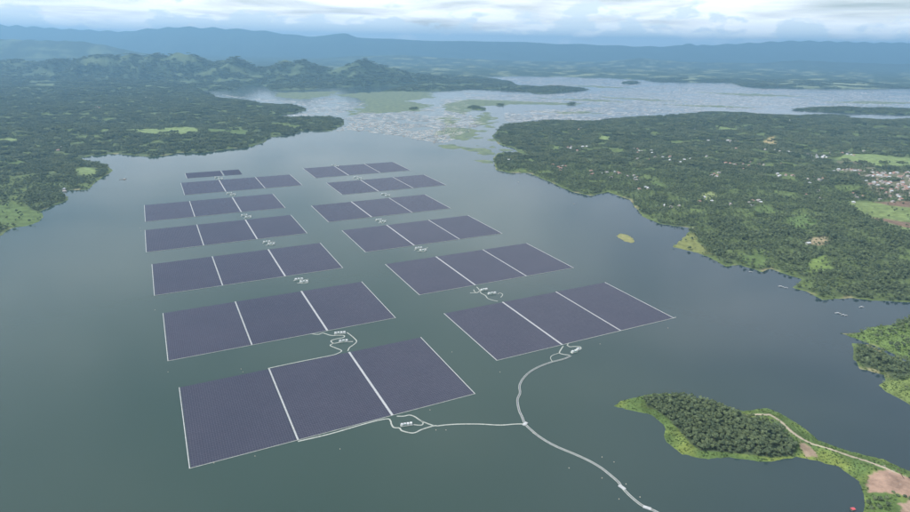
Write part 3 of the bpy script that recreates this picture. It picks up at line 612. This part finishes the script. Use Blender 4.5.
# houses: where the hamlets are, so that trees keep off the roofs
HAM = [(850, 171, 16, 12, 2.5, 'main'), (870, 178, 22, 16, 4, 'main'), (886, 184, 20, 18, 4, 'main'), (900, 176, 10, 12, 4, 'main'), (875, 193, 16, 18, 4, 'main'), (897, 198, 16, 13, 4, 'main'), (905, 190, 8, 6, 4, 'main'),
       (820, 157, 12, 11, 2, 'near the pale paddy'), (789, 151, 8, 6, 1.6, 'beside the yellow clearing'), (770, 150, 4, 5, 1.5, 'beside the yellow clearing'), (753, 166, 9, 9, 1.4, 'in the red roofed row'), (731, 164, 3, 3, 1, 'in the red roofed row'),
       (726, 141.6, 8, 10, 1, 'on the far forest edge'), (734, 151, 6, 6, 1.2, 'on the far forest edge'), (672, 159, 12, 14, 2, 'mid bank'), (715, 176, 6, 4, 1.2, 'mid bank'), (785, 178, 6, 7, 1.5, 'mid bank'), (814, 187, 8, 8, 3, 'mid bank'), (750, 203, 7, 14, 2, 'low bank'),
       (709, 201, 3, 5, 2, 'low bank'), (772, 133, 9, 9, 2.5, 'on the far forest edge'), (698, 130, 4, 3, 1, 'on the far forest edge'), (849, 155, 8, 9, 1.3, 'near the pale paddy'), (638, 156, 8, 7, 2, 'mid bank'), (575, 149, 8, 7, 1.2, 'headland'),
       (561, 166, 6, 6, 1.4, 'headland'), (605, 174, 10, 9, 3, 'headland'), (638, 177, 4, 5, 1.2, 'mid bank'), (645, 186.5, 3, 3, 1, 'low bank'), (572, 132, 3, 3, .8, 'headland'), (676, 204, 3, 4, 1.2, 'low bank'), (509, 158, 1, .2, .2, 'dome'), (808, 242, 1, .2, .2, 'clearing'),
       (50, 103, 4, 8, 1, 'left'), (70, 111, 6, 10, 1, 'left'), (150, 100, 3, 6, .8, 'left'), (100, 113, 3, 6, 1, 'left'), (58, 147, 3, 5, 1, 'left'), (64, 186, 2, 2, .8, 'left')]
HS = []
hr = random.Random(11)
for px, py, n, sx, sy, wh in HAM:
    for _ in range(n):
        for tr in range(12):
            x, y = gp(px + hr.gauss(0, .75) * sx * (1.0 if wh == 'main' else 1.5), py + hr.gauss(0, .75) * sy * (1.0 if wh == 'main' else 1.5), 20)
            if all((x - a) ** 2 + (y - b_) ** 2 > 13 ** 2 for a, b_, *_ in HS): HS.append((x, y, wh, px)); break
HX = np.array([h[0] for h in HS]); HY = np.array([h[1] for h in HS]); HZ, HD = ground(HX, HY)

# --- the wood on the islet: its 300 nearest trees one by one, the rest as stuff
X, Y = jitter(150, 900, 700, 1150, 5.7); ok = (np.hypot(X, Y) < 1500) & (sdist(X, Y, ISLET_WOOD) > 0.5); X, Y = X[ok], Y[ok]; Z, D = ground(X, Y)
o_ = np.argsort(np.hypot(X, Y)); X, Y, Z = X[o_], Y[o_], Z[o_]; print('islet trees', len(X))
first = {}
def tree(name, x, y, z, k, s, label, group, rz=None, palm=False):
    t = empty(name, (x, y, z), random.uniform(0, 6.28) if rz is None else rz, (s, s, s * random.uniform(.9, 1.15)))
    link('trunk', PALM_TRUNK if palm else TRUNKS[k], t); c = link('crown', PALM if palm else CROWNS[k], t); first.setdefault('palm' if palm else k, c)
    return tag(t, label, 'tree', group)
ND = min(300, len(X))
for i in range(ND):
    tree('broadleaf_tree', X[i], Y[i], Z[i] - .2, random.randrange(5), random.uniform(.5, .85) * random.choice((1, 1, 1.15, 1.4)), 'broadleaf tree in the dense wood on the near islet', 'trees of the islet wood')
forest_pts = [(X[ND:], Y[ND:], Z[ND:] - .2, rng.uniform(.5, .85, len(X) - ND) * rng.choice((1, 1, 1.15, 1.4), len(X) - ND))]
# single trees and bushes by the causeway landing
for px, py, s, k in ((868, 503, .8, 4), (874, 500, .85, 2), (880, 502, .9, 0), (886, 500, .8, 2), (871, 509, .85, 4), (879, 509, .95, 0), (887, 508, .85, 1), (892, 495, .6, 2), (897, 499, .7, 4), (903, 500, .65, 0), (909, 503, .6, 3), (908, 481, .5, 1)):
    x, y = gp(px, py); z = float(ground(np.array([x]), np.array([y]))[0][0])
    tree('round_bush', x, y, z - 4.5 * s, k, s, 'round leafy bush beside the bare red dirt of the landing', 'bushes at the causeway landing')

# --- nearer forest, tree by tree (one mass)
def forest(x0, x1, y0, y1, s, rmin, rmax, dmin):
    X, Y = jitter(x0, x1, y0, y1, s); r = np.hypot(X, Y); ok = infan(X, Y) & (r >= rmin) & (r < rmax); X, Y = X[ok], Y[ok]
    d = land_sd(X, Y); ok = d > dmin; X, Y, d = X[ok], Y[ok], d[ok]; c, fo = cover(X, Y, d); ok = rng.uniform(0, 1, len(X)) < fo * .97; X, Y, d = X[ok], Y[ok], d[ok]
    Z, d = ground(X, Y, d); return X, Y, Z
def off_houses(X, Y, Z, rad):
    k = np.ones(len(X), bool)
    for a, b_ in zip(HX, HY): k &= ((X - a) ** 2 + (Y - b_ + 6) ** 2) > rad * rad
    return X[k], Y[k], Z[k]
SPLIT = 3300
X, Y, Z = forest(-2400, 2400, 700, SPLIT, 8.6, 700, SPLIT, 2.5); ok = (np.hypot(X, Y) > 1700) | (sdist(X, Y, ISLET) < -5); X, Y, Z = X[ok], Y[ok], Z[ok]; X, Y, Z = off_houses(X, Y, Z, 12.5)
cl = fbm(X / 55, Y / 55, 3, 15)
forest_pts.append((X, Y, Z - .5, rng.uniform(.6, 1.15, len(X)) * (1 + .45 * cl) * np.where(rng.uniform(0, 1, len(X)) < .06, 1.5, 1.0)))
FX, FY, FZ, FS = [np.concatenate(q) for q in zip(*forest_pts)]
print('forest', len(FX))
srcs = [first[k] for k in sorted(k for k in first if k != 'palm')]
scatter('near_forest', FX, FY, FZ, FS, srcs + [PALM] , 'dense green forest covering the lake banks')
X, Y, Z = forest(-6500, 5200, 2200, 8000, 34, SPLIT, 8000, 18); Q_ = forest(-10500, 8000, 5500, 12600, 46, 8000, 15500, 25); X, Y, Z = [np.concatenate(p) for p in zip((X, Y, Z), Q_)]; X, Y, Z = off_houses(X, Y, Z, 24); print('canopy', len(X))
scatter('far_forest', X, Y, Z - 1, rng.uniform(.75, 1.15, len(X)) * np.interp(np.hypot(X, Y), (7500, 8500), (1, 1.2)), [canopy_patch(900 + i) for i in range(4)], 'distant forest canopy merging into one mass')
# --- tall grass and reeds along the near shores
X, Y = jitter(100, 1500, 700, 1750, 3.4); d = np.maximum.reduce([sdist(X, Y, P) for P in (ISLET, CAPE1, CAPE2)]); ok = (d > 1) & infan(X, Y, 42); X, Y, d = X[ok], Y[ok], d[ok]
Z, _ = ground(X, Y); C_, fo = cover(X, Y, d); dirt = (C_[:, 0] > C_[:, 1] * 1.05); ok = (~dirt) & (fo < .6) & (Z > .15) & (rng.uniform(0, 1, len(X)) < .62); X, Y, Z = X[ok], Y[ok], Z[ok]; print('grass', len(X))
scatter('tall_grass', X, Y, Z - .25, rng.uniform(.4, 1.35, len(X)) * (1 + .6 * fbm(X / 25, Y / 25, 2, 5)), [shrub_mesh(i) for i in range(4)], 'bright green tall grass fringing the near shores')

# ------------------------------------------------------------------ houses
def house_parts(kind):
    rm = {'red': 'tile', 'grey': 'tile_grey', 'white': 'roof_white'}[kind]; hw, hd, hh, rh = 5.0, 3.9, 3.3, 2.3
    wall = MB().box(-hw, hw, -hd, hd, -2.0, hh).mesh('wall', M['plaster'])
    r = MB(); e = .7; n = len(r.v); ins = 1.6 if kind != 'white' else -.2
    r.v += [(-hw - e, -hd - e, hh + .02), (hw + e, -hd - e, hh + .02), (hw + e, hd + e, hh + .02), (-hw - e, hd + e, hh + .02), (-hw + ins, 0, hh + rh), (hw - ins, 0, hh + rh)]
    r.f += [(0, 1, 5, 4), (2, 3, 4, 5), (1, 2, 5), (3, 0, 4), (3, 2, 1, 0)]
    roof = r.mesh('roof', M[rm])
    door = MB().box(-.6, .6, -hd - .06, -hd - .003, 0, 2.1).mesh('door', M['boatwood']); win = MB().box(-.7, .7, -hd - .05, -hd - .003, 1.0, 2.2).mesh('window', M['dark'])
    return wall, roof, door, win
HP = {k: house_parts(k) for k in ('red', 'grey', 'white')}
WHERE = {'main': 'in the big village below the pale paddy', 'near the pale paddy': 'strung along the edge of the pale paddy', 'beside the yellow clearing': 'beside the yellow clearing', 'in the red roofed row': 'in the short row amid forest', 'on the far forest edge': 'amid dark trees on the far forest edge',
         'mid bank': 'scattered among trees on the wooded right bank', 'low bank': 'among trees just above the right shore', 'headland': 'in the forest of the headland', 'left': 'deep in the left bank forest'}
for i, (x, y, wh, px) in enumerate(HS):
    wts = (5, 3, 3) if wh in ('main', 'mid bank', 'headland') else ((8, 1, 1) if wh == 'in the red roofed row' else (2, 3, 5))
    kd = hr.choices(('red', 'grey', 'white'), wts)[0]
    if wh in ('dome', 'clearing'): kd = 'white'
    t = empty('house', (x, y, float(HZ[i])), hr.choice((0.2, 0.35, 1.8, 0.9)) + hr.uniform(-.15, .15), (hr.uniform(1.0, 1.7), hr.uniform(1.0, 1.7), hr.uniform(1.2, 1.7)))
    wl, rf, dr, wn = HP[kd]; link('wall', wl, t); link('roof', rf, t); link('door', dr, t)
    for q in (-3, 3): o = link('window', wn, t); o.location = (q, 0, 0)
    cn = {'red': 'terracotta', 'grey': 'grey', 'white': 'white metal'}[kd]
    lb = {'dome': 'lone white roofed house on the tree covered dome headland', 'clearing': 'lone white roofed house at the bare brown clearing'}.get(wh) or 'small house with %s roof %s' % (cn, WHERE[wh])
    tag(t, lb, 'house', 'village houses' if wh not in ('dome', 'clearing') else None)
print('houses', len(HS))

# ------------------------------------------------------------------ fish cage rafts on the far lake
def raft_mesh(nx, ny, cw=7.5):
    b = MB(); W, D = nx * cw, ny * cw
    for i in range(nx + 1): q = -W / 2 + i * cw; b.box(q - 1.2, q + 1.2, -D / 2 - 1.2, D / 2 + 1.2, -.2, .3)
    for j in range(ny + 1): q = -D / 2 + j * cw; b.box(-W / 2 - 1.2, W / 2 + 1.2, q - 1.2, q + 1.2, -.2, .32)
    return b.mesh('frame', M['raft'])
RAFT = raft_mesh(6, 2)
HUTW = MB().box(-3, 3, -2.2, 2.2, .5, 3.0).mesh('hut_wall', M['hutwall']); hb = MB(); hb.v += [(-3.6, -2.8, 3.0), (3.6, -2.8, 3.0), (3.6, 2.8, 3.0), (-3.6, 2.8, 3.0), (-3.6, 0, 4.4), (3.6, 0, 4.4)]; hb.f += [(0, 1, 5, 4), (2, 3, 4, 5), (1, 2, 5), (3, 0, 4), (3, 2, 1, 0)]; HUTR = hb.mesh('hut_roof', M['hutroof'])
RAFTZ = [poly(p) for p in (
 [(345, 119), (360, 112), (395, 113), (440, 107), (470, 114), (482, 124), (452, 141), (436, 143), (412, 138), (380, 134), (352, 130), (338, 131)],
 [(500, 119), (509, 112), (588, 107), (622, 109), (612, 118), (600, 120.5), (535, 120.5), (512, 123)],
 [(462, 92.5), (540, 95), (600, 91.5), (660, 85), (735, 84), (745, 88), (811, 91), (940, 91), (940, 106), (815, 107), (790, 109), (700, 111.5), (620, 116), (600, 105), (520, 102), (470, 100)],
 [(521, 84), (500, 78), (560, 77.5), (636, 80.5), (655, 84), (600, 88.5), (585, 87)],
 [(222, 95), (262, 98.5), (300, 101), (330, 98), (362, 104), (345, 112), (335, 115), (300, 116), (270, 116.5), (306, 112), (311, 108), (297, 103.5), (262, 101), (230, 97.5)],
 [(440, 100), (460, 97), (470, 104), (462, 110), (440, 106)])]
X, Y = [], []
for P in RAFTZ:
    lo, hi = P.min(0), P.max(0); dn = np.hypot(*P.mean(0)); s = 56 if dn < 6500 else 68
    a = 0.72; cs, sn = math.cos(a), math.sin(a); ctr = (lo + hi) / 2; rad = np.hypot(*(hi - lo)) / 2
    u_, v_ = np.meshgrid(np.arange(-rad, rad, s * 1.1), np.arange(-rad, rad, s * .62)); n = u_.size; u_ = u_.ravel() + rng.uniform(-.25, .25, n) * s; v_ = v_.ravel() + rng.uniform(-.14, .14, n) * s
    x = ctr[0] + u_ * cs - v_ * sn; y = ctr[1] + u_ * sn + v_ * cs
    ok = (sdist(x, y, P) + 60 * fbm(x / 300, y / 300, 3, 3) > 0) & (fbm(x / 380, y / 380, 3, 44) > -.2) & infan(x, y, 43); X.append(x[ok]); Y.append(y[ok])
X = np.concatenate(X); Y = np.concatenate(Y); ok = land_sd(X, Y) < -28; X, Y = X[ok], Y[ok]
o_ = np.argsort(np.hypot(X, Y)); X, Y = X[o_], Y[o_]; RT = 0.72 + rng.normal(0, .16, len(X)) + np.where(rng.uniform(0, 1, len(X)) < .15, 1.57, 0); RSC = rng.uniform(.8, 1.15, len(X)); print('rafts', len(X))
raft_src = None
for i in range(min(300, len(X))):
    t = empty('fish_cage_raft', (X[i], Y[i], 0), RT[i], RSC[i]); o = link('frame', RAFT, t); raft_src = raft_src or o
    h = link('hut_wall', HUTW, t); h.location = (rng.choice((-18, 0, 18)), 3.75, 0); h2 = link('hut_roof', HUTR, t); h2.location = h.location
    tag(t, 'long slatted fish cage raft with small hut on the far pale water', 'fish raft', 'fish cage rafts on the far lake')
if len(X) > 300: scatter('fish_rafts_beyond', X[300:], Y[300:], np.zeros(len(X) - 300), RSC[300:], [raft_src], 'countless fish cage rafts crowding the far lake', (0, RT[300:]))
if len(X) > 300:
    hk = slice(300, None, 7); scatter('raft_huts_beyond', X[hk], Y[hk], np.full(len(X[hk]), -1.2), RSC[hk], [HUTR], 'tiny pale hut roofs on the far fish rafts', (0, RT[hk]))

# ------------------------------------------------------------------ floating water hyacinth
def mat_sheet(P, name, mt, label, step, thr=0.0, ns=120, z=.3, amp=40):
    lo, hi = P.min(0) - 2 * step, P.max(0) + 2 * step; gx = np.arange(lo[0], hi[0], step); gy = np.arange(lo[1], hi[1], step); XX, YY = np.meshgrid(gx, gy); x = XX.ravel(); y = YY.ravel()
    s = sdist(x, y, P) + amp * fbm(x / ns, y / ns, 4, 17) - thr; id_ = np.arange(x.size).reshape(XX.shape)
    f = np.stack([id_[:-1, :-1], id_[:-1, 1:], id_[1:, 1:], id_[1:, :-1]], -1).reshape(-1, 4); f = f[s[f].max(1) > 0]
    if not len(f): return
    zz = np.clip(s / step * .35, -.3, 1) * z + .12 * fbm(x / 12, y / 12, 2, 8) * (s > 0)
    u_ = np.unique(f); rm = np.full(x.size, -1); rm[u_] = np.arange(len(u_)); o = link(name, np_mesh(name, np.stack([x, y, zz], 1)[u_], rm[f], M[mt], True))
    return tag(o, label, None, None, 'stuff')
HYA = [[(345, 116), (353, 110), (363, 105), (358, 98), (330, 95), (389, 91), (432, 92), (434, 98), (406, 101), (432, 105), (422, 110.5), (406, 112), (383, 113), (361, 113)], [(436, 132), (445, 128), (470, 127), (486, 131), (480, 138), (460, 140), (445, 139)], [(440, 144.5), (470, 146), (495, 151.5), (497, 156), (470, 152.5), (440, 148)], [(468, 160), (480, 159.5), (493, 160.5), (492, 163)],
       [(440, 104), (470, 99), (521, 101), (580, 103.5), (578, 105.5), (520, 104.5), (480, 106), (466, 114), (446, 112)], [(272, 93), (306, 92), (340, 91), (330, 96), (300, 100), (276, 97)], [(470, 118), (488, 112), (496, 118), (492, 128), (474, 124)], [(500, 136), (488, 140), (500, 148), (518, 154), (505, 151), (492, 148)], [(585, 96.5), (640, 98.5), (690, 102), (640, 100.5)], [(540, 98), (600, 99.5), (630, 102.5), (590, 101.5)], [(655, 104), (720, 105.5), (765, 108.3), (700, 107)], [(690, 92), (760, 94), (820, 97), (750, 96.3)], [(560, 85), (600, 86), (640, 88.5), (600, 87.8)], [(436, 118), (452, 116), (462, 122), (446, 126)], [(540, 112), (575, 111), (610, 113.5), (570, 114)], [(820, 102), (870, 101), (930, 103.5), (870, 104)]]
for P in HYA:
    mat_sheet(poly(P), 'water_hyacinth', 'hyacinth', 'green mat of floating water plants on the far lake', 12, ns=110, amp=170, thr=15)
mat_sheet(poly([(616, 236), (620, 233.5), (628, 235), (635, 240), (632, 243.5), (624, 241)]), 'reed_bank', 'reed', 'yellow green patch of reeds in open water off the right shore', 3.0, ns=18, z=.6, amp=7)
X, Y = jitter(*[v for q in zip(poly([(614, 245), (638, 232)]).min(0), poly([(614, 245), (638, 232)]).max(0)) for v in q], 2.6)
P = poly([(616, 236), (620, 233.5), (628, 235), (635, 240), (632, 243.5), (624, 241)]); ok = sdist(X, Y, P) + 7 * fbm(X / 18, Y / 18, 4, 17) > 1; X, Y = X[ok], Y[ok]
scatter('reeds', X, Y, np.zeros(len(X)), rng.uniform(.5, 1, len(X)), [shrub_mesh(40 + i, 'reed', 1.3) for i in range(2)], 'yellowish reeds standing in open water off the right shore')

# ------------------------------------------------------------------ boats and small things
def hull(L_=9.0, W_=1.8, H_=.8):
    b = MB(); st = [(-.5, .55, .1), (-.35, .9, 0), (0, 1, 0), (.3, .8, .05), (.5, .06, .45)]
    for t, w_, up in st: b.v += [(t * L_, -W_ / 2 * w_, H_ + up), (t * L_, -W_ / 2 * w_ * .55, -.25 + up * .6), (t * L_, W_ / 2 * w_ * .55, -.25 + up * .6), (t * L_, W_ / 2 * w_, H_ + up), (t * L_, W_ / 2 * w_ * .8, H_ + up - .1), (t * L_, W_ / 2 * w_ * .5, .1 + up * .5), (t * L_, -W_ / 2 * w_ * .5, .1 + up * .5), (t * L_, -W_ / 2 * w_ * .8, H_ + up - .1)]
    for i in range(len(st) - 1):
        for q in range(8): b.f.append((8 * i + q, 8 * i + (q + 1) % 8, 8 * i + 8 + (q + 1) % 8, 8 * i + 8 + q))
    b.f += [tuple(range(8))[::-1], tuple(8 * (len(st) - 1) + q for q in range(8))]; return b
def boat(px, py, rz, label, L_=9, paint='boatpaint', canopy=True):
    x, y = gp(px, py); t = empty('boat', (x, y, 0), rz); hull(L_, L_ * .21).build('hull', M[paint], t)
    for q in (-.2, .1): MB().box(q * L_ - .2, q * L_ + .2, -L_ * .08, L_ * .08, .55, .65).build('bench', M['boatwood'], t)
    if canopy:
        c = MB().box(-L_ * .3, L_ * .15, -L_ * .1, L_ * .1, 2.2, 2.32); c.build('canopy', M['roof_white'], t); p = MB()
        for a in (-.28, .13):
            for s in (-.09, .09): p.box(a * L_ - .05, a * L_ + .05, s * L_ - .05, s * L_ + .05, .6, 2.2)
        p.build('canopy_post', M['boatwood'], t)
    return tag(t, label, 'boat')
boat(838, 313.4, -.25, 'white boat first in the line off the pointed cape', 14); boat(843.5, 315.2, -.2, 'white boat astern of another in the line off the pointed cape', 12); boat(846, 315.8, .1, 'small white boat last in the line off the pointed cape', 9)
boat(861.5, 307.2, .1, 'white boat moored close under the wooded bank', 13); boat(781, 286.7, -.3, 'white boat at the tip of a low grassy spit', 15); boat(786, 288, -.2, 'pale boat drawn up beside the low grassy spit', 11)
boat(751, 272, -.2, 'pale boat moored by a grassy shore below trees', 12); boat(694, 228.5, -.9, 'pale boat pulled onto the reedy right shore', 13); boat(574, 204, .2, 'tiny white boat alone off the right bank', 10, canopy=False); boat(518, 182, .3, 'tiny white boat near the dome headland', 10, canopy=False)
x, y = gp(123, 179.5); t = empty('bamboo_raft', (x, y, 0), .45); tag(t, 'dark bamboo raft with a hut off the left bank', 'raft')
for i in range(9): MB().box(-16, 16, -5 + i * 1.2, -4.1 + i * 1.2, -.2, .5).build('log', M['boatwood'], t)
o = link('hut_wall', HUTW, t); o.location = (6, 0, 0); o = link('hut_roof', HUTR, t); o.location = (6, 0, 0)
# red roofed shelter raft and fallen log at the landing
x, y = gp(852.5, 510); t = empty('shelter_raft', (x, y, 0), .2); tag(t, 'small raft with a red roof beside the landing bush', 'raft')
MB().box(-2.6, 2.6, -2.2, 2.2, -.3, .4).build('deck', M['boatwood'], t); p = MB()
for a in (-2.2, 2.2):
    for s in (-1.8, 1.8): p.box(a - .08, a + .08, s - .08, s + .08, .4, 2.5)
p.build('post', M['boatwood'], t); r = MB(); r.v += [(-2.8, -2.4, 2.5), (2.8, -2.4, 2.5), (2.8, 2.4, 2.5), (-2.8, 2.4, 2.5), (-2.8, 0, 3.6), (2.8, 0, 3.6)]; r.f += [(0, 1, 5, 4), (2, 3, 4, 5), (1, 2, 5), (3, 0, 4), (3, 2, 1, 0)]; r.build('roof', M['red'], t)
a = gp(897, 470); c = gp(903, 482); za, zc = [float(ground(np.array([q[0]]), np.array([q[1]]))[0][0]) for q in (a, c)]
o = MB().limb((*a, za + .5), (*c, zc + .5), .7, .4, 8).build('fallen_log', M['bark']); tag(o, 'dark fallen tree trunk lying across the landing dirt', 'log')
br = MB(); br.limb((a[0] * .6 + c[0] * .4, a[1] * .6 + c[1] * .4, za + .6), (a[0] * .6 + c[0] * .4 - 4, a[1] * .6 + c[1] * .4 + 2, za + 1.2), .25, .08, 5).build('branch', M['bark'], o)
for i, (px, py) in enumerate(((889, 476), (893, 473), (884, 468), (899, 488), (905, 478))):
    x, y = gp(px, py); z = float(ground(np.array([x]), np.array([y]))[0][0]); s = 1.0 + .3 * (i % 3); g = random.Random(i); b = MB()
    for l, (zz, rr) in enumerate(((-.3, .9), (.2, 1.0), (.7, .75), (1.0, .25))):
        for q in range(7): t_ = 2 * math.pi * q / 7; k = rr * g.uniform(.8, 1.15) * s; b.v.append((x + k * math.cos(t_), y + k * math.sin(t_), z + zz * s * .7))
    for l in range(3):
        for q in range(7): b.f.append((l * 7 + q, l * 7 + (q + 1) % 7, l * 7 + 7 + (q + 1) % 7, l * 7 + 7 + q))
    b.f.append(tuple(21 + q for q in range(7))); tag(b.build('boulder', M['rock']), 'grey boulder lying on the bare landing dirt', 'boulder', 'boulders on the landing')

# ------------------------------------------------------------------ haze
hz = bpy.data.materials.new('haze'); hz.use_nodes = True; t = hz.node_tree; t.nodes.clear(); pv = t.nodes.new('ShaderNodeVolumePrincipled'); ou = t.nodes.new('ShaderNodeOutputMaterial')
pv.inputs['Color'].default_value = (0.31, 0.62, 0.96, 1); pv.inputs['Density'].default_value = 5.0e-5; pv.inputs['Anisotropy'].default_value = 0.25
t.links.new(pv.outputs[0], ou.inputs['Volume'])
top = max(float(TZ.max()) + 40, H + 60)
tag(MB().box(-48000, 48000, -5000, 50000, -6, top).build('haze', hz), 'pale blue air thickening towards the mountains', None, None, 'stuff')
print('haze top', top)
